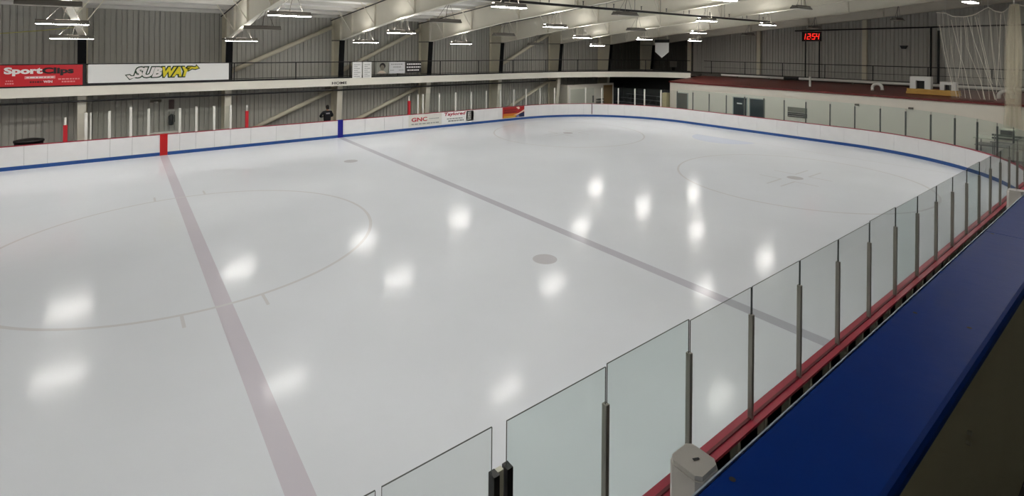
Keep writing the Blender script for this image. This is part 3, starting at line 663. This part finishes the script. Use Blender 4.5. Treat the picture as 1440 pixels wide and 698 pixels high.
part('colon', MB().add([(38.145, .035-u, z) for u, z in ((0, 6.14), (.04, 6.14), (.04, 6.19), (0, 6.19))], [(0, 1, 2, 3)]).add([(38.145, .02-u, z) for u, z in ((0, 6.28), (.04, 6.28), (.04, 6.33), (0, 6.33))], [(0, 1, 2, 3)]), LED, t)
pX, pY, pw = 33.63, 9.55, .66
t = thing('pennant_banner', 'white pointed pennant hanging from a black bar in far corner', 'banner', (pX, pY, 4.5))
part('cloth', MB().prism([(pY-pw, 5.77), (pY+pw, 5.77), (pY+pw, 5.0), (pY, 4.52), (pY-pw, 5.0)], 0, pX-.01, pX+.01), WHITE, t); part('header', MB().box(pX-.04, pX+.04, pY-pw-.03, pY+pw+.03, 5.77, 6.02), BLACK, t)
for s_ in (-.4, .4): part('wire', MB().tube([(pX, pY+s_, 6.02), (pX, pY+s_, zb(pY+s_)-.005)], .01, 4), BLACK, t)
t = thing('grey_cabinet', 'small grey box on a black stand on walkway in dark corner', 'cabinet', (39.6, 13.3, 3.2))
part('housing', MB().box(39.5, 39.7, 12.3, 12.95, 3.55, 4.1), mat('grey_case', (128, 124, 116), .5), t); part('stand', MB().box(39.55, 39.65, 12.5, 12.75, 3.2, 3.55), BLACK, t)

# ------------------------------------------------------------------ far corner below the walkway
t = thing('storage_room', 'pale storage room with brown door under the far corner walkway', 'room', (31, 16, -.05))
part('wall', MB().box(28.3, 34.1, 15.1, 15.25, -.05, 2.12).box(28.3, 28.45, 15.25, 16.4, -.05, 2.12), BLOCK, t); part('door', MB().box(28.6, 31.5, 15.06, 15.1, 0, 1.75), mat('pale_panel', (214, 214, 202), .5), t)
part('door', MB().box(32.75, 33.9, 15.06, 15.1, -.05, 1.95), WOOD2, t, label='brown plywood door'); part('handle', MB().box(31.3, 31.42, 15.0, 15.06, .5, 1.1), BLACK, t)
part('shelf', MB().box(31.8, 32.6, 14.85, 15.1, .72, .78).box(31.8, 32.6, 14.85, 15.1, .46, .52), BLACK, t)
solo('shade_screen', MB().box(36.9, 37.0, 8.5, 16.4, -.05, 2.98).box(34.2, 36.9, 16.3, 16.4, -.05, 2.98), mat('shade_black', (20, 20, 21), .8), 'black sheets added for the shade in the corner under walkway', 'shade_screen')  # black sheets stand in for the shade under the walkway
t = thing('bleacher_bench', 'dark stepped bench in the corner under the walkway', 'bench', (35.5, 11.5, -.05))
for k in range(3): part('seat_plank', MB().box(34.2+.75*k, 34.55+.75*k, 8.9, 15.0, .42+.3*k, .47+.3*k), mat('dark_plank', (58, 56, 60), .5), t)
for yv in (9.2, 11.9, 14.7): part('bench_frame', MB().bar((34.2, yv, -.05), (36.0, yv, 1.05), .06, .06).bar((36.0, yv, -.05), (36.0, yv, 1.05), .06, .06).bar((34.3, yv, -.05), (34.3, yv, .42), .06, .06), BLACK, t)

# players' area on the far side
def bench(label, x0, x1):
    t = thing('players_bench', label, 'bench', ((x0+x1)/2, 14.3, -.05))
    part('seat', MB().box(x0, x1, 14.15, 14.5, .45, .5), mat('bench_wood', (96, 78, 60), .6), t)
    for k in range(int((x1-x0)/1.5)+1): part('leg', MB().box(x0+.1+1.5*k, x0+.16+1.5*k, 14.2, 14.45, -.05, .45), BLACK, t)
bench('long bench behind the far boards between the two red posts', 4.0, 12.4); bench('long bench behind the far boards below the red banner', -12.0, -5.4)
t = thing('equipment_tub', 'black rounded tub just above the far boards at far left', 'tub', (-4.75, 13.75, -.05))
part('body', MB().tube([(-4.75, 13.75, -.05), (-4.75, 13.75, .5), (-4.75, 13.75, 1.02)], [.38, .44, .47], 16), BLACK, t, smooth=True); part('lid', MB().tube([(-4.75, 13.75, 1.02), (-4.75, 13.75, 1.1), (-4.75, 13.75, 1.14)], [.5, .5, .34], 16), BLACK, t, smooth=True)
t = thing('fire_extinguisher', 'dark extinguisher with a small sign on far wall behind scorer posts', 'extinguisher', (.52, 16.5, .95))
part('bracket', MB().box(.44, .6, 16.56, 16.6, 1.1, 1.3), LAMPD, t)
part('cylinder', MB().tube([(.52, 16.47, .95), (.52, 16.47, 1.0), (.52, 16.47, 1.42), (.52, 16.47, 1.5), (.52, 16.47, 1.54)], [.1, .12, .12, .06, .03], 10), BLACK, t, smooth=True)
part('hose', MB().tube([(.52, 16.47, 1.53), (.68, 16.45, 1.46), (.68, 16.45, 1.1)], .02, 6), BLACK, t); part('sign', MB().box(.38, .72, 16.57, 16.6, 1.68, 1.78), LAMPW, t); part('sign', MB().box(.42, .66, 16.57, 16.6, 1.8, 2.3), mat('sign_dark', (92, 74, 72), .5), t)
t = thing('bulkhead_light', 'small pale wall light on far wall left of the extinguisher', 'wall light', (-.15, 16.45, 2.15))
part('base', MB().box(-.4, .1, 16.5, 16.6, 2.2, 2.34), LAMPD, t); part('globe', MB().tube([(-.15, 16.42, 2.14), (-.15, 16.42, 2.18), (-.15, 16.42, 2.24)], [.04, .1, .1], 10), LAMPW, t, smooth=True)
t = thing('scorer_table', 'narrow white shelf behind the far boards at the red stripe', 'shelf', (0, 13.3, -.05))
part('top', MB().box(-.6, .62, 13.12, 13.5, 1.0, 1.04), LAMPW, t)
for x_ in (-.5, .5): part('leg', MB().box(x_-.03, x_+.03, 13.3, 13.36, -.05, 1.0), LAMPD, t)

# person in black behind the far boards, seen from behind
def person():
    t = thing('person', 'person in a black jacket standing with back turned behind far boards', 'person', (7.95, 13.95, -.05))
    V = []; E_ = []; R = []
    def v(p, r, par=None):
        V.append(p); R.append(r); i = len(V)-1
        if par is not None: E_.append((par, i))
        return i
    pel = v((0, 0, .96), (.21, .15)); ab = v((0, .02, 1.14), (.215, .15), pel); ch = v((0, .05, 1.36), (.235, .15), ab); nk = v((.02, .08, 1.53), (.075, .07), ch); 
    hd0 = v((.04, .11, 1.60), (.065, .07), nk); hd1 = v((.05, .13, 1.70), (.085, .105), hd0); hd2 = v((.05, .13, 1.80), (.075, .09), hd1)
    nose = v((.06, .245, 1.69), (.018, .018), hd1)
    for s in (-1, 1):
        sh = v((s*.23, .05, 1.43), (.095, .095), ch); el = v((s*(.40 if s < 0 else .32), .02, 1.2), (.075, .075), sh); wr = v((s*.2, .27, 1.14), (.045, .04), el)
        pa = v((s*.15, .31, 1.14), (.042, .02), wr)
        for k in range(4):
            f1 = v((s*(.11-.0), .34+.0, 1.18-.022*k), (.011, .011), pa); v((s*.05, .345, 1.175-.022*k), (.009, .009), f1)
        th = v((s*.14, .29, 1.19), (.012, .012), wr); v((s*.10, .31, 1.21), (.01, .01), th)
        hp = v((s*.1, 0, .88), (.1, .1), pel); kn = v((s*.11, .02, .5), (.065, .065), hp); an = v((s*.12, -.02, .1), (.045, .045), kn); v((s*.13, .14, .05), (.045, .035), an)
    me = bpy.data.meshes.new('body'); me.from_pydata(V, E_, []); o = link('body', me, t)
    sk = o.modifiers.new('skin', 'SKIN'); sk.use_smooth_shade = True
    for i, r in enumerate(R): me.skin_vertices[0].data[i].radius = r
    for i in range(len(V)): me.skin_vertices[0].data[i].use_root = (i == 0)
    sd = o.modifiers.new('sub', 'SUBSURF'); sd.levels = 1; sd.render_levels = 1
    bpy.context.view_layer.update()
    m2 = bpy.data.meshes.new_from_object(o.evaluated_get(bpy.context.evaluated_depsgraph_get())); o.modifiers.clear(); o.data = m2
    m2.materials.clear(); m2.materials.append(CLOTH); m2.materials.append(SKIN)
    for p in m2.polygons:
        c = p.center; p.material_index = 1 if (c.z > 1.53 or (c.y > .27 and 1.05 < c.z < 1.3 and abs(c.x) < .19)) else 0; p.use_smooth = True
    cap = MB(); rows = []
    for a in range(6):
        ph = math.pi/2*a/5; rows.append([(.05+.1*math.cos(ph)*math.cos(2*math.pi*k/14), .115+.118*math.cos(ph)*math.sin(2*math.pi*k/14), 1.71+.15*math.sin(ph)-(.10 if k > 7 and a == 0 else 0)) for k in range(15)])
    cap.strip(rows); me = cap.mesh('hair', HAIR, smooth=True); link('hair', me, t)
    link('back_print', MB().strip([[(x, -.118+.06*x*x*4, 1.34+.03*x), (x, -.108+.06*x*x*4, 1.41+.03*x)] for x in (-.1, -.03, .04, .11)]).mesh('back_print', mat('pale_print', (150, 150, 158), .6)), t)
person()

# clutter behind the near right corner
t = thing('steel_table', 'pale folding table with stacked trays behind right corner boards', 'table', (31.9, -11.0, -.05))
part('top', MB().box(31.3, 32.5, -12.4, -10.2, 1.05, 1.1), ALU, t)
for x_ in (31.4, 32.4):
    for y_ in (-12.3, -10.3): part('leg', MB().tube([(x_, y_, -.05), (x_, y_, 1.05)], .025, 6), POSTD, t)
part('under_shelf', MB().box(31.35, 32.45, -12.35, -10.25, .72, .76), POSTD, t)
solo('dark_tray', MB().box(31.4, 32.2, -11.9, -10.9, 1.1, 1.16).box(31.45, 32.15, -11.85, -10.95, 1.16, 1.2), POSTD, 'dark flat tray lying on the pale folding table', 'tray')
t = thing('equipment_case', 'small grey case with dark front standing on folding table', 'case', (31.9, -11.3, 1.2)); part('body', MB().box(31.45, 31.75, -11.65, -11.1, 1.2, 1.6), ALU, t); part('front', MB().box(31.43, 31.45, -11.6, -11.15, 1.25, 1.55), mat('case_dark', (66, 66, 64), .5), t)

t = thing('slatted_bench', 'dark slatted bench standing in front of the pale folding table', 'bench', (30.95, -11.5, -.05))
for k in range(3): part('slat', MB().box(30.75+.14*k, 30.86+.14*k, -12.1, -10.9, 1.0, 1.04), POSTD, t)
for k in range(2): part('back_slat', MB().box(31.16, 31.19, -12.1, -10.9, 1.14+.14*k, 1.23+.14*k), POSTE, t)
for y_ in (-12.0, -11.0):
    for x_ in (30.78, 31.14): part('leg', MB().tube([(x_, y_, -.05), (x_, y_, 1.0 if x_ < 31 else 1.36)], .02, 6), POSTD, t)
# ------------------------------------------------------------------ protective netting (upper right)
NX = 33.2
t = thing('safety_net', 'pale safety netting hung from the roof with loose strands', 'netting', (NX, -11, 2.75))
tops = [(-8.3, 7.35), (-8.71, 7.3), (-9.01, 7.11), (-9.44, 7.06), (-9.91, 7.18), (-10.37, 7.52), (-10.66, 7.29), (-10.93, 7.21), (-11.31, 7.64), (-11.68, 7.5), (-12.5, 7.7)]
rows = []
def topz(yv):
    for (a, za), (b, z2) in zip(tops, tops[1:]):
        if yv >= b: return za+(z2-za)*(a-yv)/(a-b)
    return tops[-1][1]
for i in range(43):
    yv = -8.3-4.2*i/42
    rows.append([(NX+.12*math.sin(yv*7+z_*.8)+.05*math.sin(yv*17), yv-.7*(1-z_), 2.78+(topz(yv)-2.78)*z_) for z_ in [k/10 for k in range(11)]])
part('mesh_curtain', MB().strip(rows), NET, t, smooth=True)
part('hem_rope', MB().tube([(NX, -8.3-4.2*i/42, topz(-8.3-4.2*i/42)) for i in range(43)], .025, 5), ROPE, t)
strands = [[(-9.47, 7.06), (-9.59, 5.54), (-10.15, 3.73), (-10.32, 2.82)], [(-9.61, 7.05), (-9.92, 5.65), (-10.5, 3.64), (-10.75, 2.82)], [(-8.95, 6.93), (-9.31, 5.16), (-9.54, 4.24), (-9.78, 2.82)], [(-9.35, 6.84), (-9.37, 4.98), (-9.26, 3.86)], [(-10.02, 7.0), (-10.28, 5.36), (-10.58, 3.64)], [(-10.43, 7.34), (-10.57, 5.36), (-10.74, 3.58)], [(-8.48, 6.68), (-8.73, 4.97), (-9.03, 3.47)], [(-9.91, 7.04), (-10.14, 5.72), (-10.69, 2.86)], [(-10.87, 7.14), (-10.83, 5.36), (-10.74, 3.22)]]
for k in range(9):
    y0 = -8.6-.31*k+.1*(k*k % 3); strands.append([(y0, topz(y0)-.02), (y0-.12-.02*(k % 3), 5.6), (y0-.4+.05*(k % 4), 4.0), (y0-.62+.09*(k % 3), 2.84)])
for k, st in enumerate(strands): part('strand', MB().tube([(NX-.1, a, b) for a, b in st], (.013 if k < 9 else .007), 5), ROPE, t)
for yv in (-8.71, -10.37, -11.31): part('hang_rope', MB().tube([(NX, yv, topz(yv)), (NX, yv, zr(yv)-.02)], .012, 4), ROPE, t)
t = thing('net_bundle', 'bunched column of cream netting hanging at the right edge', 'netting', (32.2, -11.47, 1.6))
for k in range(7):
    a = 2*math.pi*k/7; part('net_fold', MB().tube([(32.2+.16*math.cos(a)*f, -11.47+.2*math.sin(a)*f, z_) for f, z_ in ((.6, 7.55), (1, 6.0), (1.05, 4.5), (.95, 3), (1.2, 1.6))], [.06, .11, .12, .11, .1], 7), NETB, t, smooth=True)
part('hang_rope', MB().tube([(32.2, -11.47, 7.5), (32.2, -11.47, zr(-11.47)-.02)], .02, 4), ROPE, t)

# ------------------------------------------------------------------ near balcony
LZ = 4.2; LF, LB = -15.58, -15.862
bal = thing('balcony_wall', 'dark olive balcony wall with a padded blue ledge in foreground', 'balcony wall', (4, -15.72, 3.0))
part('inner_panel', MB().box(-4, 24, -15.83, -15.66, 2.9, LZ-.06), OLIVE, bal)
part('fascia', MB().box(-4, 24, -15.66, -15.60, 2.7, LZ-.05), FASCIA, bal)
def ledge(x0, x1):
    prof = [(LF, LZ-.045), (LF, LZ-.006), (LF-.006, LZ)]
    prof += [(LB+.02, LZ)]+[(LB+.02-.022*math.sin(a), LZ-.022+.022*math.cos(a)) for a in [math.pi*k/6 for k in range(1, 7)]]+[(LB+.02, LZ-.045)]
    return MB().prism(prof, 0, x0, x1)
part('ledge_pad', ledge(-4, 2.33), LEDGE, bal, label='blue padded ledge top, near length'); part('ledge_pad', ledge(2.336, 24), LEDGE, bal, label='blue padded ledge top, far length')
part('edge_trim', MB().box(-4, 24, LF, LF+.004, LZ-.03, LZ+.001), LEDTRIM, bal, label='pale strip along the rink side of ledge')
def screw(x_, y_, r=.008): part('screw', disc(x_, y_, r, 12, LZ+.0012), SCUFF, bal)
for x_, y_ in ((-.52, -15.61), (.83, -15.63), (.86, -15.79), (2.30, -15.62)): screw(x_, y_)
for z_ in (3.93, 3.90): part('bolt', MB().tube([(.62+.012*(z_ > 3.91), -15.842, z_), (.62+.012*(z_ > 3.91), -15.83, z_)], .008, 8), ALU, bal)
def fgpost(label, x_, y_):
    a = .047; c = .014; poly = [(x_-a+c, y_-a), (x_+a-c, y_-a), (x_+a, y_-a+c), (x_+a, y_+a-c), (x_+a-c, y_+a), (x_-a+c, y_+a), (x_-a, y_+a-c), (x_-a, y_-a+c)]
    t = thing('support_post', label, 'post', (x_, y_, -.05), 'posts outside the blue ledge')
    part('shaft', MB().prism(poly, 2, -.05, LZ-.012), FGPOST, t); part('cap', MB().prism([(x_+(px-x_)*.93, y_+(py-y_)*.93) for px, py in poly], 2, LZ-.012, LZ), FGPOST, t)
    part('mark', MB().add([(x_-.006, y_-.004, LZ+.001), (x_+.012, y_-.01, LZ+.001), (x_+.014, y_-.004, LZ+.001), (x_-.002, y_+.004, LZ+.001)], [(0, 1, 2, 3)]), SCUFF, t)
fgpost('pale square post top against the ledge at the bottom edge', -.54, -15.517); fgpost('pale square post top against the ledge at the right edge', 3.73, -15.52)
solo('floor_balcony', MB().box(-40, 40, YB, -15.66, 3.0, 3.2), MEZZ, kind='structure', base=(0, -20, 3.0)); bpy.data.objects['floor_balcony'].name = 'trim_2'
solo('wall_under', MB().box(-40, 40, -15.66, -15.6, -.05, 2.7), DARKWALL, kind='structure', base=(0, -15.6, 0)); bpy.data.objects['wall_under'].name = 'wall_balcony'
